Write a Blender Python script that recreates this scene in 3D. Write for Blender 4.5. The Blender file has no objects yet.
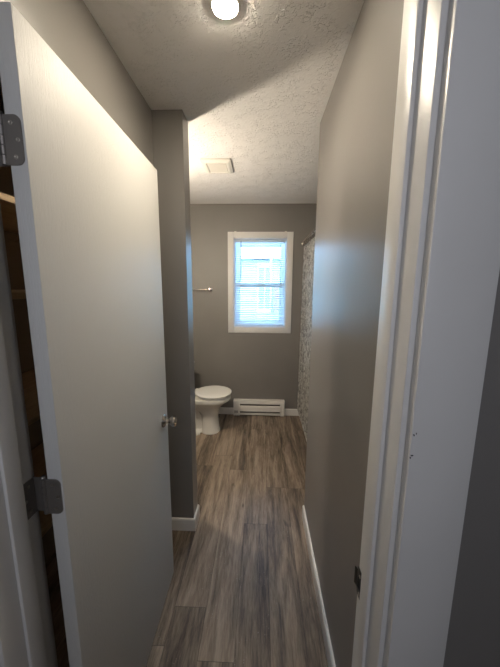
import bpy, bmesh, math, random
from mathutils import Vector, Matrix

S = bpy.context.scene
COL = S.collection

# ------------------------------------------------------------------ camera
cam_d = bpy.data.cameras.new('camera')
cam_d.sensor_fit = 'VERTICAL'; cam_d.sensor_height = 36.0; cam_d.sensor_width = 27.0
cam_d.lens = 290.2646 / 667 * 36.0
cam_d.clip_start = 0.02; cam_d.clip_end = 200
cam = bpy.data.objects.new('camera', cam_d); COL.objects.link(cam)
PITCH, YAW, ROLL, CAMH = .1624, .0375, .0067, 1.5606
cy_, sy_, cp_, sp_ = math.cos(YAW), math.sin(YAW), math.cos(PITCH), math.sin(PITCH)
fw = Vector((-sy_*cp_, cy_*cp_, -sp_)); rt = Vector((cy_, sy_, 0)); up = rt.cross(fw)
c_, s_ = math.cos(ROLL), math.sin(ROLL)
r2 = c_*rt + s_*up; u2 = -s_*rt + c_*up
cam.matrix_world = Matrix(((r2.x, u2.x, -fw.x, 0), (r2.y, u2.y, -fw.y, 0), (r2.z, u2.z, -fw.z, CAMH), (0, 0, 0, 1)))
S.camera = cam

# ------------------------------------------------------------------ world, lights, exposure
S.view_settings.view_transform = 'Standard'; S.view_settings.look = 'None'
S.view_settings.gamma = 1.0; S.view_settings.use_curve_mapping = False
S.view_settings.exposure = 0.68
BULB = 390.0        # hall ceiling bulb radiance
VANITY = 365.0      # bathroom wall bulb radiance
SKY = 14.0
HALL_FILL = 5.0      # power of the added fill behind the camera (W)
w = bpy.data.worlds.new('overcast_sky'); S.world = w; w.use_nodes = True
nt = w.node_tree; bg = nt.nodes['Background']
tc = nt.nodes.new('ShaderNodeTexCoord'); sx = nt.nodes.new('ShaderNodeSeparateXYZ'); rp = nt.nodes.new('ShaderNodeValToRGB')
nt.links.new(tc.outputs['Generated'], sx.inputs[0]); nt.links.new(sx.outputs['Z'], rp.inputs[0]); nt.links.new(rp.outputs[0], bg.inputs[0])
rp.color_ramp.elements[0].color = (.40, .70, 1, 1); rp.color_ramp.elements[1].color = (.26, .52, 1, 1)
bg.inputs[1].default_value = SKY

def area(name, loc, target, sx_, sy__, power, color):
    d = bpy.data.lights.new(name, 'AREA'); d.shape = 'RECTANGLE'; d.size = sx_; d.size_y = sy__
    d.energy = power; d.color = color
    o = bpy.data.objects.new(name, d); COL.objects.link(o); o.location = loc
    o.rotation_euler = (Vector(target)-Vector(loc)).to_track_quat('-Z', 'Y').to_euler()
    return o
# added fill: unseen cool area light floating in the room behind the camera
area('front_room_fill', (-.15, -1.0, 1.95), (0, .5, 1.7), .9, .7, HALL_FILL, (.84, .88, 1.0))
pd = area('window_portal', (-.017, 3.62, 1.59), (-.017, 2, 1.59), .66, 1.06, 1.0, (1, 1, 1)); pd.data.cycles.is_portal = True

# ------------------------------------------------------------------ materials
def newmat(name, color=(.8, .8, .8), rough=.5, metal=0.0, spec=.5):
    m = bpy.data.materials.new(name); m.use_nodes = True
    b = m.node_tree.nodes['Principled BSDF']
    b.inputs['Base Color'].default_value = (*color, 1); b.inputs['Roughness'].default_value = rough
    b.inputs['Metallic'].default_value = metal; b.inputs['Specular IOR Level'].default_value = spec
    return m, m.node_tree, b
def coords(nt, scale=(1, 1, 1)):
    g = nt.nodes.new('ShaderNodeNewGeometry'); mp = nt.nodes.new('ShaderNodeMapping')
    mp.inputs['Scale'].default_value = scale; nt.links.new(g.outputs['Position'], mp.inputs[0]); return mp.outputs[0]
def noise(nt, vec, scale=5, detail=3, rough=.5, dist=0):
    n = nt.nodes.new('ShaderNodeTexNoise'); n.inputs['Scale'].default_value = scale; n.inputs['Detail'].default_value = detail
    n.inputs['Roughness'].default_value = rough; n.inputs['Distortion'].default_value = dist
    nt.links.new(vec, n.inputs['Vector']); return n.outputs[0]
def ramp(nt, fac, stops):
    r = nt.nodes.new('ShaderNodeValToRGB'); e = r.color_ramp.elements
    e[0].position = stops[0][0]; e[0].color = (*stops[0][1], 1); e[1].position = stops[-1][0]; e[1].color = (*stops[-1][1], 1)
    for p, c in stops[1:-1]:
        q = e.new(p); q.color = (*c, 1)
    nt.links.new(fac, r.inputs[0]); return r.outputs[0]
def bump(nt, b, h, strength=.3, dist=.002):
    n = nt.nodes.new('ShaderNodeBump'); n.inputs['Strength'].default_value = strength; n.inputs['Distance'].default_value = dist
    nt.links.new(h, n.inputs['Height']); nt.links.new(n.outputs[0], b.inputs['Normal']); return n
def math_(nt, op, a, b=None, c=None):
    n = nt.nodes.new('ShaderNodeMath'); n.operation = op
    for i, v in enumerate((a, b, c)):
        if v is None: continue
        if isinstance(v, (int, float)): n.inputs[i].default_value = v
        else: nt.links.new(v, n.inputs[i])
    return n.outputs[0]
def mix(nt, fac, a, b, blend='MIX'):
    n = nt.nodes.new('ShaderNodeMix'); n.data_type = 'RGBA'; n.blend_type = blend
    for s, v in ((0, fac), (6, a), (7, b)):
        if isinstance(v, (int, float)): n.inputs[s].default_value = v
        elif isinstance(v, tuple): n.inputs[s].default_value = (*v, 1)
        else: nt.links.new(v, n.inputs[s])
    return n.outputs[2]

def paint(name, color, rough, bstr=.25):
    m, nt, b = newmat(name, color, rough)
    v = coords(nt); h = noise(nt, v, 260, 2, .5)
    bump(nt, b, h, bstr, .0006)
    n2 = noise(nt, v, 2.5, 3)
    c = ramp(nt, n2, [(.3, tuple(x*.95 for x in color)), (.7, tuple(min(1, x*1.04) for x in color))])
    nt.links.new(c, b.inputs['Base Color'])
    return m
GREY = (.205, .191, .177)
M_wall = paint('grey_semigloss_wall_paint', GREY, .36)
M_wallflat = paint('grey_wall_paint', GREY, .5)
M_trim = paint('white_trim_paint', (.70, .68, .65), .38, .12)
M_heater, *_ = newmat('white_enamel', (.78, .75, .70), .35)
M_tan = paint('tan_closet_paint', (.30, .24, .17), .7)

# door skin: embossed vertical wood grain under white paint
M_door, nt, b = newmat('white_grained_door_paint', (.62, .61, .58), .5)
v = coords(nt, (60, 60, 3.2)); h = noise(nt, v, 5.5, 3, .6, 1.2)
h2 = ramp(nt, h, [(.35, (0, 0, 0)), (.55, (1, 1, 1))]); bump(nt, b, h2, .38, .0009)

# ceiling: knockdown texture
M_ceil, nt, b = newmat('knockdown_ceiling', (.84, .82, .80), .75)
v = coords(nt)
n1 = noise(nt, v, 58, 4, .6, .4); k1 = ramp(nt, n1, [(.50, (0, 0, 0)), (.56, (1, 1, 1))])
n2 = noise(nt, v, 13, 2); k2 = ramp(nt, n2, [(.40, (.12, .12, .12)), (.62, (1, 1, 1))])
kk = math_(nt, 'MULTIPLY', k1, k2)
fine = noise(nt, v, 210, 2); kk = math_(nt, 'MULTIPLY_ADD', fine, .25, kk)
bump(nt, b, kk, .8, .0045)

# floor: grey-brown vinyl planks running away from the camera
M_floor, nt, b = newmat('vinyl_plank_floor', (.3, .25, .2), .42, spec=.4)
g = nt.nodes.new('ShaderNodeNewGeometry'); sp = nt.nodes.new('ShaderNodeSeparateXYZ'); nt.links.new(g.outputs['Position'], sp.inputs[0])
PW, PL = .155, 1.295
xr = math_(nt, 'DIVIDE', math_(nt, 'ADD', sp.outputs[0], .25), PW); row = math_(nt, 'FLOOR', xr); fx = math_(nt, 'FRACT', xr)
off = math_(nt, 'MULTIPLY_ADD', math_(nt, 'MULTIPLY', row, row), -.1825, math_(nt, 'MULTIPLY_ADD', row, .9075, .975))
yr = math_(nt, 'DIVIDE', math_(nt, 'SUBTRACT', sp.outputs[1], off), PL); idx = math_(nt, 'FLOOR', yr); fy = math_(nt, 'FRACT', yr)
cb = nt.nodes.new('ShaderNodeCombineXYZ'); nt.links.new(row, cb.inputs[0]); nt.links.new(idx, cb.inputs[1])
wn = nt.nodes.new('ShaderNodeTexWhiteNoise'); wn.noise_dimensions = '3D'; nt.links.new(cb.outputs[0], wn.inputs['Vector'])
seed = math_(nt, 'MULTIPLY', wn.outputs['Value'], 37.0)
gc = nt.nodes.new('ShaderNodeCombineXYZ')
nt.links.new(sp.outputs[0], gc.inputs[0]); nt.links.new(math_(nt, 'MULTIPLY', sp.outputs[1], .09), gc.inputs[1]); nt.links.new(seed, gc.inputs[2])
broad = noise(nt, gc.outputs[0], 17, 4, .6, .7)
fineg = noise(nt, gc.outputs[0], 85, 6, .75, .4)
vfine = noise(nt, gc.outputs[0], 260, 3, .6, .2)
tone = math_(nt, 'MULTIPLY_ADD', broad, .62, math_(nt, 'MULTIPLY_ADD', fineg, .38, math_(nt, 'MULTIPLY_ADD', wn.outputs['Value'], .15, -.07)))
tone = math_(nt, 'MULTIPLY_ADD', vfine, .14, tone)
colr = ramp(nt, tone, [(.40, (.050, .038, .029)), (.49, (.120, .090, .066)), (.58, (.225, .172, .125)), (.72, (.38, .30, .225))])
gc2 = nt.nodes.new('ShaderNodeCombineXYZ'); nt.links.new(sp.outputs[0], gc2.inputs[0]); nt.links.new(math_(nt, 'MULTIPLY', sp.outputs[1], .3), gc2.inputs[1]); nt.links.new(seed, gc2.inputs[2])
kn = noise(nt, gc2.outputs[0], 22, 1, .5); knot = ramp(nt, kn, [(.74, (0, 0, 0)), (.82, (1, 1, 1))])
colr = mix(nt, math_(nt, 'MULTIPLY', knot, .8), colr, (.05, .038, .030))
ex = math_(nt, 'LESS_THAN', math_(nt, 'MINIMUM', fx, math_(nt, 'SUBTRACT', 1.0, fx)), .007)
ey = math_(nt, 'LESS_THAN', math_(nt, 'MINIMUM', fy, math_(nt, 'SUBTRACT', 1.0, fy)), .0010)
edge = math_(nt, 'MAXIMUM', ex, ey)
colr = mix(nt, math_(nt, 'MULTIPLY', edge, .65), colr, (.035, .028, .022))
# pale drywall-dust specks, thicker near the doorway
pos = coords(nt); sp1 = noise(nt, pos, 120, 2, .6); sp2 = noise(nt, pos, 7, 2)
spk = math_(nt, 'MULTIPLY', ramp(nt, sp1, [(.66, (0, 0, 0)), (.70, (1, 1, 1))]), ramp(nt, sp2, [(.52, (0, 0, 0)), (.64, (1, 1, 1))]))
colr = mix(nt, math_(nt, 'MULTIPLY', spk, .55), colr, (.55, .52, .48))
nt.links.new(colr, b.inputs['Base Color'])
bump(nt, b, math_(nt, 'SUBTRACT', fineg, edge), .18, .0008)

M_porc, *_ = newmat('white_porcelain', (.76, .74, .69), .10)
M_lid, *_ = newmat('white_toilet_seat_plastic', (.80, .78, .73), .22)
M_chrome, *_ = newmat('brushed_nickel', (.50, .46, .42), .22, 1.0)
M_hinge, nt, b = newmat('satin_dark_nickel', (.24, .22, .20), .45, .7)
bump(nt, b, noise(nt, coords(nt), 900, 2), .1, .0003)
M_bronze, *_ = newmat('dark_bronze', (.05, .045, .04), .4, .7)
M_screw, *_ = newmat('screw_steel', (.42, .38, .33), .35, 1.0)
M_hole, *_ = newmat('painted_hole_shade', (.012, .011, .010), .8)  # near-black colour painted in for the shade inside openings
def translucent(nt, b, fac, col):
    mo = nt.nodes['Material Output']; tl = nt.nodes.new('ShaderNodeBsdfTranslucent'); tl.inputs[0].default_value = (*col, 1); ms = nt.nodes.new('ShaderNodeMixShader'); ms.inputs[0].default_value = fac
    nt.links.new(b.outputs[0], ms.inputs[1]); nt.links.new(tl.outputs[0], ms.inputs[2]); nt.links.new(ms.outputs[0], mo.inputs[0])
M_vinyl, nt, b = newmat('white_window_vinyl', (.74, .75, .76), .35); translucent(nt, b, .5, (.88, .90, .92))
M_slat, nt, b = newmat('white_blind_slat', (.80, .81, .82), .4)
mo = nt.nodes['Material Output']; tl = nt.nodes.new('ShaderNodeBsdfTranslucent'); tl.inputs[0].default_value = (.75, .78, .80, 1); ms = nt.nodes.new('ShaderNodeMixShader'); ms.inputs[0].default_value = .45
nt.links.new(b.outputs[0], ms.inputs[1]); nt.links.new(tl.outputs[0], ms.inputs[2]); nt.links.new(ms.outputs[0], mo.inputs[0])
M_wood, nt, b = newmat('pine_shelf_wood', (.6, .45, .28), .55)
n = noise(nt, coords(nt, (30, 2.5, 30)), 3, 4); nt.links.new(ramp(nt, n, [(.3, (.55, .40, .24)), (.7, (.68, .52, .33))]), b.inputs['Base Color'])
M_plastic, *_ = newmat('white_plastic', (.74, .71, .65), .4)
M_ceramic, *_ = newmat('lampholder_porcelain', (.8, .78, .74), .2)
M_chip, *_ = newmat('dark_paint_chip', (.05, .045, .045), .8)
M_tub, *_ = newmat('white_tub_enamel', (.75, .74, .71), .2)
M_caulk, *_ = newmat('painters_caulk', (.45, .45, .46), .6)
M_clear, *_ = newmat('clear_blind_wand', (.30, .33, .36), .2)

# shower curtain: mottled silver-grey print on white
M_curt, nt, b = newmat('printed_curtain_fabric', (.6, .6, .6), .75)
v = coords(nt, (1, 1, .75))
a1 = noise(nt, v, 16, 4, .7, 1.5); a2 = noise(nt, v, 60, 3, .7, 1.0)
t = math_(nt, 'MULTIPLY_ADD', a2, .5, math_(nt, 'MULTIPLY', a1, .6))
nt.links.new(ramp(nt, t, [(.40, (.20, .195, .19)), (.52, (.42, .41, .39)), (.58, (.64, .63, .60)), (.68, (.78, .77, .74))]), b.inputs['Base Color'])

def emis(name, color, strength):
    m = bpy.data.materials.new(name); m.use_nodes = True; nt = m.node_tree; nt.nodes.clear()
    e = nt.nodes.new('ShaderNodeEmission'); e.inputs[0].default_value = (*color, 1); e.inputs[1].default_value = strength
    o = nt.nodes.new('ShaderNodeOutputMaterial'); nt.links.new(e.outputs[0], o.inputs[0]); return m
M_bulb = emis('lit_bulb_glass', (1.0, .88, .70), BULB)
M_vbulb = emis('lit_bathroom_bulb', (1.0, .87, .69), VANITY)

M_glass = bpy.data.materials.new('window_glass'); M_glass.use_nodes = True; nt = M_glass.node_tree; nt.nodes.clear()
tr = nt.nodes.new('ShaderNodeBsdfTransparent'); tr.inputs[0].default_value = (.93, .97, .98, 1)
gl = nt.nodes.new('ShaderNodeBsdfGlossy'); gl.inputs['Roughness'].default_value = .02
fr = nt.nodes.new('ShaderNodeFresnel'); mx = nt.nodes.new('ShaderNodeMixShader'); o = nt.nodes.new('ShaderNodeOutputMaterial')
nt.links.new(fr.outputs[0], mx.inputs[0]); nt.links.new(tr.outputs[0], mx.inputs[1]); nt.links.new(gl.outputs[0], mx.inputs[2]); nt.links.new(mx.outputs[0], o.inputs[0])

M_siding, nt, b = newmat('pale_lap_siding', (.42, .60, .62), .6)
sp_ = nt.nodes.new('ShaderNodeSeparateXYZ'); nt.links.new(coords(nt), sp_.inputs[0])
fz = math_(nt, 'FRACT', math_(nt, 'DIVIDE', sp_.outputs[2], .115))
bump(nt, b, fz, .6, .012)
M_fascia, *_ = newmat('white_fascia', (.85, .86, .86), .5)
M_soffit, *_ = newmat('grey_soffit', (.35, .37, .38), .6)
M_roof, *_ = newmat('pale_metal_roof', (.75, .77, .78), .5)
M_brick, nt, b = newmat('red_brown_brick', (.30, .16, .12), .8)
M_curtglass, *_ = newmat('dusty_door_glass', (.26, .36, .40), .2)
M_grass, nt, b = newmat('winter_grass', (.12, .14, .08), .9)
nt.links.new(ramp(nt, noise(nt, coords(nt), 8, 4), [(.3, (.08, .11, .05)), (.7, (.20, .22, .12))]), b.inputs['Base Color'])

# ------------------------------------------------------------------ helpers
def box(bm, x0, x1, y0, y1, z0, z1, bev=0, seg=2):
    vs = [bm.verts.new(p) for p in ((x0, y0, z0), (x1, y0, z0), (x1, y1, z0), (x0, y1, z0), (x0, y0, z1), (x1, y0, z1), (x1, y1, z1), (x0, y1, z1))]
    fs = [bm.faces.new([vs[i] for i in f]) for f in ((0, 3, 2, 1), (4, 5, 6, 7), (0, 1, 5, 4), (1, 2, 6, 5), (2, 3, 7, 6), (3, 0, 4, 7))]
    if bev:
        es = list({e for f in fs for e in f.edges})
        bmesh.ops.bevel(bm, geom=es, offset=bev, segments=seg, affect='EDGES', profile=.5)
def prism(bm, pts, axis, a0, a1):
    """extrude a closed outline; pts are the two other coordinates in order (x,y,z minus axis)"""
    def P(p, a):
        if axis == 'x': return (a, p[0], p[1])
        if axis == 'y': return (p[0], a, p[1])
        return (p[0], p[1], a)
    A = [bm.verts.new(P(p, a0)) for p in pts]; B = [bm.verts.new(P(p, a1)) for p in pts]; n = len(pts)
    fs = [bm.faces.new(A), bm.faces.new(B[::-1])]
    for i in range(n): fs.append(bm.faces.new((A[i], B[i], B[(i+1) % n], A[(i+1) % n])))
    bmesh.ops.recalc_face_normals(bm, faces=fs)
def tube(bm, a, b, r, seg=20, r2=None):
    a, b = Vector(a), Vector(b); d = b-a; L = d.length
    M = Matrix.Translation((a+b)/2) @ d.to_track_quat('Z', 'Y').to_matrix().to_4x4()
    bmesh.ops.create_cone(bm, cap_ends=True, segments=seg, radius1=r, radius2=r if r2 is None else r2, depth=L, matrix=M)
def lathe(bm, prof, origin, axis='Z', seg=32):
    """prof: list of (radius, height) along axis from origin"""
    q = {'Z': Matrix.Identity(3), '-Z': Matrix.Rotation(math.pi, 3, 'X'), 'X': Matrix.Rotation(math.pi/2, 3, 'Y'), '-Y': Matrix.Rotation(math.pi/2, 3, 'X')}[axis]
    o = Vector(origin); rings = []
    for r, h in prof:
        rings.append([bm.verts.new(o + q @ Vector((r*math.cos(2*math.pi*i/seg), r*math.sin(2*math.pi*i/seg), h))) for i in range(seg)])
    fs = []
    for A, B in zip(rings, rings[1:]):
        for i in range(seg): fs.append(bm.faces.new((A[i], A[(i+1) % seg], B[(i+1) % seg], B[i])))
    fs.append(bm.faces.new(rings[0][::-1])); fs.append(bm.faces.new(rings[-1]))
    bmesh.ops.recalc_face_normals(bm, faces=fs)
def loft(bm, rings):
    R = [[bm.verts.new(p) for p in r] for r in rings]; n = len(R[0]); fs = []
    for A, B in zip(R, R[1:]):
        for i in range(n): fs.append(bm.faces.new((A[i], A[(i+1) % n], B[(i+1) % n], B[i])))
    fs.append(bm.faces.new(R[0][::-1])); fs.append(bm.faces.new(R[-1]))
    bmesh.ops.recalc_face_normals(bm, faces=fs)
def wpos(o):
    p = Vector((0, 0, 0))
    while o: p += o.location; o = o.parent
    return p
def obj(name, bm, mat, parent=None, smooth=False, **props):
    me = bpy.data.meshes.new(name)
    if parent: bmesh.ops.translate(bm, vec=-wpos(parent), verts=bm.verts)
    bm.to_mesh(me); bm.free()
    for m in (mat if isinstance(mat, (list, tuple)) else [mat]): me.materials.append(m)
    o = bpy.data.objects.new(name, me); COL.objects.link(o)
    if smooth:
        for p in me.polygons: p.use_smooth = True
        me.set_sharp_from_angle(angle=math.radians(40))
    if parent: o.parent = parent
    for k, v_ in props.items(): o[k] = v_
    return o
def thing(name, loc, label=None, category=None, kind=None, group=None):
    o = bpy.data.objects.new(name, None); COL.objects.link(o); o.location = loc; o.empty_display_size = .05
    for k, v_ in (('label', label), ('category', category), ('kind', kind), ('group', group)):
        if v_: o[k] = v_
    return o
def B(): return bmesh.new()
def boxobj(name, dims, mat, parent=None, bev=0, **props):
    bm = B()
    for d in dims: box(bm, *d, bev=bev)
    return obj(name, bm, mat, parent, smooth=bool(bev), **props)

# ------------------------------------------------------------------ key sizes (metres)
H = 2.45
XL, XR = -.5765, .3123          # passage walls
YF0, YF1 = .465, .59            # front wall (door frame wall)
YP0, YP1, XP = 1.638, 1.757, -.4167   # partition stub
YR = 1.783                      # end of right wall
YB = 3.367                      # bathroom back wall
XBL = -.90                      # bathroom left wall
JL, JR = -.524, .2366           # jamb faces
WX0, WX1, WZ0, WZ1 = -.3814, .3479, 1.0188, 2.1527   # window casing outside

# ------------------------------------------------------------------ structure
boxobj('floor', [(-2.6, 2.6, -2.8, YB+.12, -.06, 0)], M_floor, kind='structure', label='grey-brown wood-look vinyl plank floor', category='floor')
boxobj('ceiling', [(-2.6, 2.6, -2.8, YB+.12, H, H+.08)], M_ceil, kind='structure', label='off-white knockdown-textured ceiling', category='ceiling')
DZ = 2.068                      # underside of head jamb
boxobj('wall_front', [(-2.6, JL-.019, YF0, YF1, 0, H), (JR+.019, 2.6, YF0, YF1, 0, H), (JL-.019, JR+.019, YF0, YF1, DZ+.02, H)], M_wallflat, kind='structure')
CY0, CY1, CZ = .64, 1.56, 2.06  # closet opening in the left wall
boxobj('wall_left', [(XL-.10, XL, YF1, CY0, 0, H), (XL-.10, XL, CY1, YP1, 0, H), (XL-.10, XL, CY0, CY1, CZ, H)], M_wall, kind='structure')
boxobj('wall_closet', [(-1.25, -1.20, YF1, YP1, 0, H), (-1.2, XL-.10, YF1, YF1+.012, 0, H), (-1.2, XL-.10, 1.60, YP0+.001, 0, H)], M_tan, kind='structure')
boxobj('wall_partition', [(-1.25, XP, YP0, YP1, 0, H)], M_wall, kind='structure', label='short grey wall stub screening the toilet', category='wall')
boxobj('wall_right', [(XR, 1.35, YF1, YR, 0, H)], M_wall, kind='structure')
boxobj('wall_bathroom_left', [(XBL-.1, XBL, YP1, YB, 0, H)], M_wallflat, kind='structure')
boxobj('wall_bathroom_right', [(1.26, 1.36, YR, YB, 0, H)], M_wallflat, kind='structure')
ox0, ox1, oz0, oz1 = WX0+.062, WX1-.062, WZ0+.062, WZ1-.062   # rough window opening
boxobj('wall_back', [(-1.05, ox0, YB, YB+.12, 0, H), (ox1, 1.36, YB, YB+.12, 0, H), (ox0, ox1, YB, YB+.12, 0, oz0), (ox0, ox1, YB, YB+.12, oz1, H)], M_wallflat, kind='structure')
boxobj('wall_hall', [(-2.6, -2.5, -2.8, YF0, 0, H), (2.5, 2.6, -2.8, YF0, 0, H), (-2.5, 2.5, -2.8, -2.7, 0, H)], M_wallflat, kind='structure')

# baseboards
def baseboard(name, axis, a0, a1, face, sgn, h=.083, t=.013):
    """runs along axis from a0 to a1 on the wall plane `face`, sticking out in direction sgn"""
    prof = [(face, 0), (face+sgn*t, 0), (face+sgn*t, h-.010), (face+sgn*t*.75, h-.003), (face+sgn*t*.45, h), (face, h)]
    bm = B(); prism(bm, prof, 'y' if axis == 'y' else 'x', a0, a1)
    return obj(name, bm, M_trim, kind='structure')
baseboard('baseboard_right', 'y', YF1+.016, YR, XR, -1)
baseboard('baseboard_left', 'y', CY1+.01, YP0-.013, XL, 1)
bm = B()
prism(bm, [(YP0, 0), (YP0-.013, 0), (YP0-.013, .073), (YP0-.010, .08), (YP0-.006, .083), (YP0, .083)], 'x', XL, XP+.013)
prism(bm, [(XP, 0), (XP+.013, 0), (XP+.013, .073), (XP+.010, .08), (XP+.006, .083), (XP, .083)], 'y', YP0-.001, YP1)
obj('baseboard_partition', bm, M_trim, kind='structure')
bm = B()
HX0, HX1 = -.318, .296
for a0, a1 in ((XBL, HX0-.003), (HX1+.003, .493)):
    prism(bm, [(YB, 0), (YB-.013, 0), (YB-.013, .073), (YB-.010, .08), (YB-.006, .083), (YB, .083)], 'x', a0, a1)
obj('baseboard_back', bm, M_trim, kind='structure')
baseboard('baseboard_tub', 'y', YR+.01, YB-.013, .493, -1, h=.083, t=.012)

# ---- door frame: jambs, stops, head, casings
SY0, SY1 = .515, .555
def jamb(name, sgn, face, extra=None):
    """sgn = direction from jamb into the opening"""
    t = thing(name, (face, YF0, 0), kind='structure')
    f2 = face-sgn*.0188
    bm = B(); box(bm, min(face, f2), max(face, f2), YF0, YF1, 0, DZ+.018, bev=.0012); obj('jamb', bm, M_trim, t, True)
    s = face+sgn*.0087; bm = B(); box(bm, min(face, s), max(face, s), SY0, SY1, 0, DZ, bev=.0022); obj('stop', bm, M_trim, t, True)
    cin = face-sgn*.0088; cout = face-sgn*.1105
    bm = B(); box(bm, min(cin, cout), max(cin, cout), .4455, YF0-.0005, 0, DZ+.11, bev=.0018); obj('casing', bm, M_trim, t, True)
    cin2 = face-sgn*.006; cout2 = face-sgn*(.050 if sgn < 0 else .0505)
    bm = B(); box(bm, min(cin2, cout2), max(cin2, cout2), YF1+.0003, YF1+.013, 0, DZ+.07, bev=.0015); obj('casing', bm, M_trim, t, True)
    return t
tr_r = jamb('trim_1', -1, JR)
tr_l = jamb('trim_2', 1, JL)
bm = B(); box(bm, JL, JR, YF0, YF1, DZ, DZ+.018); box(bm, JL, JR, SY0, SY1, DZ-.0087, DZ); box(bm, JL-.0088, JR+.0088, .4455, YF0-.0005, DZ+.0088, DZ+.11)
obj('trim_3', bm, M_trim, kind='structure')
# strike plate on the right jamb
zc = .882
bm = B(); prism(bm, [(JR-.0022, YF1-.004), (JR-.0022, YF1+.004), (JR-.0050, YF1+.012), (JR-.0035, YF1+.013), (JR+.0002, YF1+.004), (JR, YF1-.004)], 'z', zc-.022, zc+.022)
obj('strike_lip', bm, M_bronze, tr_r)
sk = boxobj('strike_plate', [(JR-.0022, JR, .561, YF1+.0008, zc-.034, zc+.034)], M_bronze, tr_r, bev=.0006, label='dark bronze strike plate')
boxobj('latch_hole_shade', [(JR-.0030, JR-.0021, .567, .585, zc-.013, zc+.013)], M_hole, sk)  # solid dark block, the hole's shade put into its colour
for dz in (-.023, .023):
    bm = B(); tube(bm, (JR-.0034, .575, zc+dz), (JR-.0020, .575, zc+dz), .0035); obj('screw', bm, M_screw, sk)
# chips in the paint on the casing edge
random.seed(4)
def chip(x, y, z, rx, rz):
    bm = B(); n = 9
    pts = [(x+rx*math.cos(2*math.pi*i/n)*random.uniform(.45, 1.1), z+rz*math.sin(2*math.pi*i/n)*random.uniform(.45, 1.1)) for i in range(n)]
    prism(bm, pts, 'y', y-.0004, y+.0006); obj('paint_chip', bm, M_chip, tr_r)
cz0 = DZ
chip(.2490, .4454, 1.325, .0016, .0022); chip(.2525, .4454, 1.3275, .001, .002); chip(.2490, .4454, 1.289, .0026, .0016); chip(.2470, .4454, 1.285, .0012, .0022)

# closet shelves (dark closet behind the open door)
shelf_lbl = {1.825: 'topmost pine closet shelf, seen in the gap behind the door above the upper hinge',
             1.535: 'second pine closet shelf from the top, near eye level in the door gap',
             1.12: 'third pine closet shelf from the top, in the dark gap just above the lower hinge',
             .70: 'lowest pine closet shelf, dim in the door gap below the lower hinge'}
for z, lb in shelf_lbl.items():
    t = boxobj('closet_shelf', [(-1.198, -.76, YF1+.014, 1.598, z-.02, z)], M_wood, None, bev=.002, label=lb, category='shelf', group='closet shelves')
    boxobj('shelf_cleat', [(-1.198, -1.18, YF1+.014, 1.598, z-.06, z-.021), (-1.17, -.78, YF1+.0125, YF1+.03, z-.06, z-.021)], M_tan, t)

# ------------------------------------------------------------------ door
door = thing('door_1', (-.4675, .585, .012), 'white grained hall door standing open, nickel hinges and knob', 'door', 'structure')
DW, DT, DH = .760, .035, 2.043
ang = math.atan2(.4593-.450, 1.3316-.585)
DX0, DY0 = -.450, .585
ux, uy = -math.sin(ang), math.cos(ang)     # along the door width
nx, ny = math.cos(ang), math.sin(ang)      # room-facing normal
def dp(a, n_, z): return Vector((DX0+ux*a+nx*n_, DY0+uy*a+ny*n_, z))
def dbox(bm, a0, a1, n0, n1, z0, z1, bev=0):
    b2 = bmesh.new(); box(b2, n0, n1, a0, a1, z0, z1, bev)
    for v_ in b2.verts: v_.co = dp(v_.co.y, v_.co.x, v_.co.z)
    me = bpy.data.meshes.new('tmp'); b2.to_mesh(me); b2.free(); bm.from_mesh(me); bpy.data.meshes.remove(me)
bm = B(); dbox(bm, 0, DW, -DT, 0, .012, .012+DH, .002); obj('door_slab', bm, M_door, door, True)
PINX, PINY = -.494, .596
for zc in (1.830, 1.077, .215):
    hg = thing('hinge', (PINX, PINY, zc-.043)); hg.parent = door; hg.location = Vector((PINX, PINY, zc-.043)) - door.location
    # leaf on the door edge, rounded on the side away from the pin
    def leaf(u0, u1, r, zc=zc, n=6):
        h = .044; pts = [(u0, zc-h), (u1-r, zc-h)]
        for i in range(1, n): a = -math.pi/2+math.pi/2*i/n; pts.append((u1-r+r*math.cos(a), zc-h+r+r*math.sin(a)))
        pts.append((u1, zc-h+r)); pts.append((u1, zc+h-r))
        for i in range(1, n): a = math.pi/2*i/n; pts.append((u1-r+r*math.cos(a), zc+h-r+r*math.sin(a)))
        pts += [(u1-r, zc+h), (u0, zc+h)]; return pts
    bm = B(); prism(bm, leaf(-.492, -.4545, .013), 'y', .5825, .5847); obj('leaf', bm, M_hinge, hg)
    bm = B(); pts = leaf(0, .044, .013)
    prism(bm, [(.593-u, z) for u, z in pts], 'x', JL+.0001, JL+.0022); box(bm, JL+.0012, PINX, .5895, .5913, zc-.0435, zc+.0435); obj('leaf', bm, M_hinge, hg)
    bm = B()
    for k in range(5):
        z0 = zc-.044+k*.0176; tube(bm, (PINX, .5850, z0+.0005), (PINX, .5850, z0+.0171), .0064, 18)
    lathe(bm, [(.0001, 0), (.0045, .001), (.0062, .003), (.0045, .006), (.0001, .007)], (PINX, .5850, zc+.044), 'Z', 16)
    obj('knuckle', bm, M_hinge, hg, True)
    for (sx2, sz) in ((-.474, .030), (-.463, .0), (-.470, -.030)):
        bm = B(); lathe(bm, [(.0042, 0), (.0042, .0007), (.0026, .0011), (.0012, .0004)], (sx2, .5826, zc+sz), '-Y', 14); obj('screw', bm, M_screw, hg, True)
    for (sy2, sz) in ((.573, .030), (.562, 0), (.573, -.030)):
        bm = B(); lathe(bm, [(.0042, 0), (.0042, .0007), (.0026, .0011), (.0012, .0004)], (JL+.0022, sy2, zc+sz), 'X', 14); obj('screw', bm, M_screw, hg, True)
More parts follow.
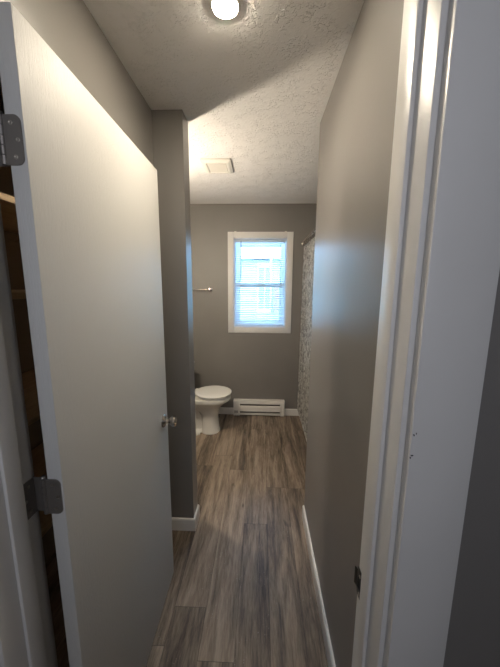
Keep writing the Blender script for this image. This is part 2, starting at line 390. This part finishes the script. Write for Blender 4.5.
# knobs on both faces
for side in (1, -1):
    base = 0 if side == 1 else -DT
    bm = B(); prof = [(.0001, 0), (.031, 0), (.031, .003), (.028, .007), (.016, .010), (.0115, .014), (.0110, .026), (.016, .032), (.0225, .040), (.0262, .049), (.0255, .056), (.020, .0605), (.0001, .062)]
    if side == -1: prof = [(r, h*.62) for r, h in prof]
    lathe(bm, prof, (0, 0, 0), 'Z', 36)
    q = Vector((nx*side, ny*side, 0)).to_track_quat('Z', 'Y').to_matrix().to_4x4(); q.translation = dp(DW-.062, base, .922)
    bmesh.ops.transform(bm, matrix=q, verts=bm.verts); obj('door_knob', bm, M_chrome, door, True)
bm = B(); dbox(bm, DW-.0005, DW+.001, -.029, -.006, .89, .95); obj('latch_plate', bm, M_chrome, door)

# ------------------------------------------------------------------ window
win = thing('window_1', (-.017, YB, WZ0), 'white double-hung window with plain white casing', 'window', 'structure')
CW = .066
ix0, ix1, iz0, iz1 = WX0+CW, WX1-CW, WZ0+CW, WZ1-CW
bm = B(); y0, y1 = YB-.016, YB-.0005
box(bm, WX0, ix0, y0, y1, WZ0, WZ1, .002); box(bm, ix1, WX1, y0, y1, WZ0, WZ1, .002)
box(bm, ix0, ix1, y0, y1, iz1, WZ1, .002); box(bm, ix0, ix1, y0, y1, WZ0, iz0, .002)
obj('casing', bm, M_trim, win, True)
bm = B(); ya, yb = YB-.004, YB+.118
box(bm, ix0-.003, ix0+.012, ya, yb, iz0, iz1); box(bm, ix1-.012, ix1+.003, ya, yb, iz0, iz1)
box(bm, ix0, ix1, ya, yb, iz1-.012, iz1+.003); box(bm, ix0, ix1, ya, yb, iz0-.003, iz0+.012)
obj('window_frame', bm, M_vinyl, win)
zm = 1.556
def sash(name, y, za, zb, fb, ft):
    a, b_ = ix0+.0125, ix1-.0125; f = .057
    bm = B()
    box(bm, a, a+f, y, y+.028, za, zb, .003); box(bm, b_-f, b_, y, y+.028, za, zb, .003)
    box(bm, a+f, b_-f, y+.001, y+.027, zb-ft, zb, .003); box(bm, a+f, b_-f, y+.001, y+.027, za, za+fb, .003)
    s = obj(name, bm, M_vinyl, win, True)
    boxobj('pane', [(a+f-.002, b_-f+.002, y+.012, y+.016, za+fb-.002, zb-ft+.002)], M_glass, s)
    return s
sash('sash', YB+.082, zm-.004, iz1-.0125, .034, .066)
ls = sash('sash', YB+.050, iz0+.0125, zm+.030, .066, .036)
boxobj('sash_lock', [(-.045, .011, YB+.052, YB+.074, zm+.0305, zm+.038), (-.020, .020, YB+.046, YB+.056, zm+.038, zm+.044)], M_plastic, ls, bev=.002)

# mini blind
bl = thing('mini_blind', (-.017, YB+.03, iz1-.03), 'white mini blind lowered over the window, slats tilted open', 'blind')
b0, b1 = ix0+.016, ix1-.016
boxobj('headrail', [(b0, b1, YB+.012, YB+.040, iz1-.040, iz1-.0135)], M_slat, bl, bev=.002)
TILT = .42
bm = B(); n = 44; zt, zb_ = iz1-.050, iz0+.040
for i in range(n):
    z = zt-(zt-zb_)*i/(n-1)
    # gently crowned slat
    prev = None
    pts = [(YB+.014+k*.006, z+.0012*math.sin(math.pi*k/4)-(2-k)*.006*TILT) for k in range(5)]
    prof = pts+[(p[0], p[1]-.0005) for p in pts[::-1]]
    prism(bm, prof, 'x', b0+.002, b1-.002)
obj('slats', bm, M_slat, bl)
bm = B(); box(bm, b0+.002, b1-.002, YB+.014, YB+.038, iz0+.016, iz0+.028, .002)
obj('bottom_rail', bm, M_slat, bl, True)
bm = B()
for x in (b0+.10, b1-.10):
    tube(bm, (x, YB+.0125, iz0+.028), (x, YB+.0125, zt+.010), .0007, 6); tube(bm, (x, YB+.0395, iz0+.028), (x, YB+.0395, zt+.010), .0007, 6)
obj('ladder_cord', bm, M_slat, bl)
bm = B(); tube(bm, (b0+.065, YB+.006, iz1-.028), (b0+.065, YB+.006, iz1-.47), .0042, 8); obj('tilt_wand', bm, M_clear, bl)
for x in (b0+.004, b1-.004):
    bm = B(); box(bm, x-.012, x+.012, YB-.0235, YB-.0165, WZ1-.010, WZ1+.004, .001); obj('mounting_bracket', bm, M_plastic, bl, True)

# ------------------------------------------------------------------ baseboard heater
ht = thing('baseboard_heater', (-.011, YB-.03, 0), 'white electric baseboard heater on the back wall below the window', 'heater')
hy = YB-.062
za, zb = .018, .200
bm = B(); box(bm, HX0+.03, HX1-.03, YB-.006, YB-.001, za+.01, zb-.002)   # back
box(bm, HX0+.03, HX1-.03, hy+.004, YB-.001, zb-.006, zb)                  # top
prism(bm, [(hy, .158), (hy+.002, zb-.008), (hy+.010, zb), (hy+.014, zb), (hy+.006, .158)], 'x', HX0+.03, HX1-.03)
obj('back_panel', bm, M_heater, ht)
bm = B(); prism(bm, [(hy, .064), (hy, .128), (hy+.006, .134), (hy+.012, .134), (hy+.006, .126), (hy+.006, .064)], 'x', HX0+.03, HX1-.03); obj('front_panel', bm, M_heater, ht)
bm = B(); prism(bm, [(hy+.002, za), (hy-.002, .042), (hy+.004, .044), (hy+.020, za+.004), (YB-.007, za+.004), (YB-.007, za)], 'x', HX0+.03, HX1-.03); obj('bottom_rail', bm, M_heater, ht)
for x0, x1 in ((HX0, HX0+.075), (HX1-.050, HX1)):
    boxobj('end_cap', [(x0, x1, hy-.003, YB-.001, .010, zb+.001)], M_heater, ht, bev=.004)
bm = B()
for k in range(46):
    x = HX0+.08+k*.0105; box(bm, x, x+.0012, hy+.012, YB-.012, .060, .130)
tube(bm, (HX0+.075, hy+.03, .095), (HX1-.05, hy+.03, .095), .006, 10)
box(bm, HX0+.05, HX1-.03, YB-.012, YB-.0065, .03, .19); obj('heating_fins', bm, M_hinge, ht)
bm = B()
for k in range(5): box(bm, HX0+.012+k*.009, HX0+.016+k*.009, hy-.0045, hy-.0028, .045, .075)
obj('vent_slot_shade', bm, M_hole, ht)  # solid dark strips painted as the shade of the slots
bm = B(); box(bm, -.06, .02, hy-.0008, hy, .100, .108); obj('caution_plate', bm, M_plastic, ht)

# ------------------------------------------------------------------ toilet
TY = 2.962
to = thing('toilet', (-.60, TY, 0), 'white round-front toilet with its lid down beside the back wall', 'toilet')
def egg(xf, xb, b_, z, xc=-.50, n=48, e=2.0, eb=2.0):
    pts = []
    for i in range(n):
        t_ = 2*math.pi*i/n; c, s = math.cos(t_), math.sin(t_)
        ee = e if c > 0 else eb
        X = abs(c)**(2/ee)*(1 if c > 0 else -1); Y = abs(s)**(2/ee)*(1 if s > 0 else -1)
        pts.append((xc+X*((xf-xc) if c > 0 else (xc-xb)), TY+Y*b_, z))
    return pts
def subs(o, lv=1):
    m = o.modifiers.new('s', 'SUBSURF'); m.levels = lv; m.render_levels = lv
bm = B()
loft(bm, [egg(-.432, -.628, .112, 0, -.53, e=2.2, eb=3), egg(-.432, -.628, .112, .015, -.53, e=2.2, eb=3), egg(-.440, -.625, .102, .030, -.53, e=2.2, eb=3),
          egg(-.446, -.625, .094, .10, -.53, eb=3), egg(-.452, -.63, .090, .18, -.53, eb=3), egg(-.445, -.66, .100, .235, -.53, eb=3), egg(-.418, -.74, .122, .280, -.53, eb=3),
          egg(-.378, -.85, .145, .318, -.51, eb=2.6), egg(-.338, -.86, .170, .348, -.50, eb=2.6), egg(-.318, -.865, .182, .362, -.50, eb=2.6), egg(-.314, -.865, .185, .375, -.50, eb=2.6), egg(-.314, -.865, .185, .394, -.50, eb=2.6), egg(-.320, -.863, .180, .401, -.50, eb=2.6)])
loft(bm, [egg(-.60, -.845, .095, 0, -.72, e=3, eb=3), egg(-.60, -.845, .095, .014, -.72, e=3, eb=3), egg(-.60, -.84, .062, .035, -.72, e=3, eb=3), egg(-.60, -.84, .058, .20, -.72, e=3, eb=3), egg(-.58, -.85, .090, .33, -.72, e=3, eb=3)])
obj('bowl', bm, M_porc, to, True)
bm = B()
for sy2 in (-1, 1): lathe(bm, [(.0001, 0), (.012, 0), (.012, .008), (.007, .016), (.0001, .017)], (-.66, TY+sy2*.126, .0), 'Z', 16)
box(bm, -.69, -.63, TY-.134, TY+.134, .0, .015, .004)
obj('bolt_cap', bm, M_porc, to, True)
bm = B(); loft(bm, [egg(-.326, -.668, .170, .4035, e=2.1), egg(-.314, -.672, .182, .407, e=2.1), egg(-.314, -.672, .182, .416, e=2.1), egg(-.324, -.668, .172, .4205, e=2.1)]); obj('seat', bm, M_lid, to, True)
bm = B(); loft(bm, [egg(-.322, -.690, .175, .4255, e=2.1), egg(-.306, -.695, .190, .4285, e=2.1), egg(-.306, -.695, .190, .437, e=2.1), egg(-.317, -.692, .180, .4425, e=2.1), egg(-.345, -.68, .150, .4455, e=2.1), egg(-.44, -.60, .06, .4475, e=2.1)]); obj('lid', bm, M_lid, to, True)
for sy2 in (-1, 1):
    bm = B(); box(bm, -.712, -.680, TY+sy2*.075-.018, TY+sy2*.075+.018, .403, .438, .006); obj('lid_hinge', bm, M_lid, to, True)
def rrect(x0, x1, y0, y1, z, r=.03, n=6):
    pts = []
    for cx, cy, a0 in ((x1-r, y1-r, 0), (x0+r, y1-r, 90), (x0+r, y0+r, 180), (x1-r, y0+r, 270)):
        for i in range(n+1): a = math.radians(a0+90*i/n); pts.append((cx+r*math.cos(a), cy+r*math.sin(a), z))
    return pts
bm = B(); loft(bm, [rrect(-.885, -.775, TY-.160, TY+.160, .404), rrect(-.892, -.762, TY-.175, TY+.175, .45), rrect(-.892, -.756, TY-.185, TY+.185, .60), rrect(-.892, -.752, TY-.190, TY+.190, .702)]); obj('tank', bm, M_porc, to, True)
bm = B(); loft(bm, [rrect(-.895, -.744, TY-.196, TY+.196, .703), rrect(-.896, -.738, TY-.200, TY+.200, .708), rrect(-.896, -.738, TY-.200, TY+.200, .724), rrect(-.892, -.746, TY-.192, TY+.192, .734)]); obj('tank_lid', bm, M_porc, to, True)
bm = B(); tube(bm, (-.752, TY-.13, .66), (-.738, TY-.13, .66), .012); tube(bm, (-.740, TY-.13, .66), (-.736, TY-.06, .652), .005); obj('flush_lever', bm, M_chrome, to, True)

# ------------------------------------------------------------------ towel bar
tb = thing('towel_bar', (-.72, YB, 1.52), 'brushed nickel towel bar on the back wall left of the window', 'towel bar')
bz = 1.515
for x in (-.585, -.875):
    bm = B(); box(bm, x-.022, x+.022, YB-.010, YB-.0005, bz-.022, bz+.022, .003); box(bm, x-.009, x+.009, YB-.066, YB-.009, bz-.006, bz+.020, .003); box(bm, x-.013, x+.013, YB-.072, YB-.048, bz-.012, bz+.022, .003)
    obj('post', bm, M_chrome, tb, True)
bm = B(); tube(bm, (-.87, YB-.060, bz), (-.59, YB-.060, bz), .0055); obj('rail', bm, M_chrome, tb, True)

# ------------------------------------------------------------------ tub, rod, curtain
tub = thing('bathtub', (.87, 2.57, 0), 'white alcove bathtub behind the shower curtain', 'bathtub')
bm = B()
ty0, ty1 = YR+.004, YB-.004; tx0, tx1 = .494, 1.256
rings = [rrect(tx0+.004, tx1, ty0, ty1, 0, .006), rrect(tx0+.004, tx1, ty0, ty1, .36, .006), rrect(tx0, tx1, ty0, ty1, .375, .008), rrect(tx0, tx1, ty0, ty1, .395, .008), rrect(tx0+.006, tx1-.002, ty0+.002, ty1-.002, .40, .008),
         rrect(tx0+.075, tx1-.05, ty0+.09, ty1-.09, .398, .12), rrect(tx0+.085, tx1-.06, ty0+.10, ty1-.10, .385, .12), rrect(tx0+.11, tx1-.085, ty0+.15, ty1-.22, .20, .12), rrect(tx0+.14, tx1-.115, ty0+.20, ty1-.30, .08, .12)]
loft(bm, rings); obj('basin', bm, M_tub, tub, True)
bm = B(); lathe(bm, [(.0001, 0), (.022, 0), (.020, .003), (.0001, .003)], (.87, ty0+.30, .0815), 'Z', 20); obj('drain', bm, M_chrome, tub, True)
RZ, RX = 2.035, .465
rod = thing('curtain_rod', (RX, YB, RZ), 'chrome shower curtain rod above the tub edge', 'curtain rod')
bm = B(); tube(bm, (RX, YR+.004, RZ), (RX, YB-.004, RZ), .0125); obj('rod', bm, M_chrome, rod, True)
for y, d in ((YB-.001, -1), (YR+.001, 1)):
    bm = B(); tube(bm, (RX, y, RZ), (RX, y+d*.018, RZ), .028, 24, .016); obj('flange', bm, M_chrome, rod, True)
cu = thing('shower_curtain', (RX, 2.6, .11), 'grey and white mottled shower curtain hanging along the tub', 'curtain')
bm = B(); ny_, nz_ = 260, 14; ya, yb = YR+.05, YB-.028; zt, zb = RZ-.045, .115
grid = []
for j in range(nz_+1):
    fz_ = j/nz_; rowv = []
    for i in range(ny_+1):
        y = yb+(ya-yb)*i/ny_; d = yb-y
        ph = 2*math.pi*d/.118 + .5*math.sin(d*7)
        amp = (.010+.012*fz_)*(.8+.2*math.sin(d*5.3))
        x = RX-.002+amp*math.sin(ph)+.004*math.sin(ph*2.1+fz_*2)
        rowv.append(bm.verts.new((x, y, zt+(zb-zt)*fz_ - .006*(1-fz_)*(.5-.5*math.cos(ph)))))
    grid.append(rowv)
for A, B_ in zip(grid, grid[1:]):
    for i in range(ny_): bm.faces.new((A[i], A[i+1], B_[i+1], B_[i]))
bmesh.ops.solidify(bm, geom=bm.faces[:], thickness=.0012)
obj('fabric', bm, M_curt, cu, True)
for k in range(13):
    y = yb-.006-k*.118
    if y < ya: break
    bm = B(); R, r = .024, .0026; seg, s2 = 20, 8; vr = []
    for i in range(seg):
        a = 2*math.pi*i/seg; rr = []
        for j in range(s2):
            p = 2*math.pi*j/s2; q = R+r*math.cos(p)
            rr.append(bm.verts.new((RX+q*math.cos(a), y+r*math.sin(p), RZ-.011+q*1.25*math.sin(a))))
        vr.append(rr)
    for i in range(seg):
        for j in range(s2): bm.faces.new((vr[i][j], vr[i][(j+1) % s2], vr[(i+1) % seg][(j+1) % s2], vr[(i+1) % seg][j]))
    obj('curtain_ring', bm, M_chrome, cu, True)

# ------------------------------------------------------------------ ceiling fixtures
fan = thing('exhaust_fan', (-.337, 2.336, H), 'off-white square exhaust fan grille on the bathroom ceiling', 'exhaust fan')
fx0, fx1, fy0, fy1 = -.447, -.228, 2.215, 2.462
bm = B()
loft(bm, [rrect(fx0, fx1, fy0, fy1, H-.0005, .010, 3), rrect(fx0, fx1, fy0, fy1, H-.010, .010, 3), rrect(fx0+.022, fx1-.022, fy0+.022, fy1-.022, H-.020, .010, 3), rrect(fx0+.034, fx1-.034, fy0+.034, fy1-.034, H-.020, .008, 3), rrect(fx0+.040, fx1-.040, fy0+.040, fy1-.040, H-.012, .008, 3)])
obj('cover', bm, M_plastic, fan, False)
bm = B()
for k in range(9):
    y = fy0+.052+k*.0175; box(bm, fx0+.042, fx1-.042, y, y+.011, H-.017, H-.0125)
obj('grille', bm, M_plastic, fan)

LX, LY = -.127, 1.082
lamp = thing('ceiling_light', (LX, LY, H), 'small round lit ceiling light near the top of the passage', 'ceiling light')
bm = B(); lathe(bm, [(.0001, 0), (.048, 0), (.048, .003), (.044, .0085), (.0405, .0088), (.0402, .007), (.0001, .007)], (LX, LY, H-.0005), '-Z', 40); obj('trim_ring', bm, M_ceramic, lamp, True)
bm = B(); lathe(bm, [(.0001, .0), (.0400, .0), (.0400, .0022), (.036, .0040), (.024, .0056), (.0001, .0062)], (LX, LY, H-.0078), '-Z', 40)
obj('lens', bm, M_bulb, lamp, True)

van = thing('vanity_light', (XBL, 2.03, 2.0), 'small wall lamp with one lit globe on the bathroom side wall behind the partition', 'wall light')
bm = B(); lathe(bm, [(.0001, 0), (.055, 0), (.052, .014), (.02, .02), (.012, .045), (.022, .055), (.0001, .056)], (XBL+.0005, 2.03, 1.84), 'X', 32); obj('wall_plate', bm, M_chrome, van, True)
bm = B(); bmesh.ops.create_uvsphere(bm, u_segments=28, v_segments=18, radius=.042, matrix=Matrix.Translation((XBL+.10, 2.03, 1.84)))
obj('bulb', bm, M_vbulb, van, True)

# ------------------------------------------------------------------ outside the window
boxobj('lawn', [(-20, 20, YB+.3, 40, -.9, -.8)], M_grass, None, kind='structure')
hs = thing('neighbor_house', (0, 8, -.8), 'pale neighbouring house with lap siding and white eave seen through the blind', 'house')
boxobj('wall', [(-7, 7, 8.0, 8.2, -.8, 2.40)], M_siding, hs)
boxobj('fascia', [(-7, 7, 7.50, 7.54, 2.24, 2.40)], M_fascia, hs)
boxobj('gutter', [(-7, 7, 7.39, 7.50, 2.28, 2.37)], M_fascia, hs, bev=.02)
boxobj('soffit', [(-7, 7, 7.54, 8.0, 2.24, 2.27)], M_soffit, hs)
bm = B(); prism(bm, [(7.45, 2.40), (11.5, 3.1), (11.5, 3.16), (7.45, 2.46)], 'x', -7, 7); obj('roof', bm, M_roof, hs)
wn_ = boxobj('porch_door', [(-.12, .28, 7.95, 8.0, .83, 2.19)], M_fascia, hs, bev=.01)
boxobj('pane', [(-.07, .07, 7.94, 7.951, .95, 2.05), (.11, .23, 7.94, 7.951, .95, 2.05)], M_curtglass, wn_)
for i, z in enumerate((.83, .72)):
    boxobj('step', [(-.12-.02*i, .48, 7.75-.25*i, 7.95-.25*i+.05, -.8, z)], M_soffit, hs, bev=.01)
boxobj('brick_pier', [(.34, .47, 7.80, 8.0, .83, 1.54)], M_brick, hs)
boxobj('downspout', [(.20, .27, 7.38, 7.45, 1.90, 2.28)], M_soffit, hs, bev=.01)
boxobj('awning_edge', [(-.26, .30, 7.60, 7.98, 2.19, 2.215)], M_soffit, hs)
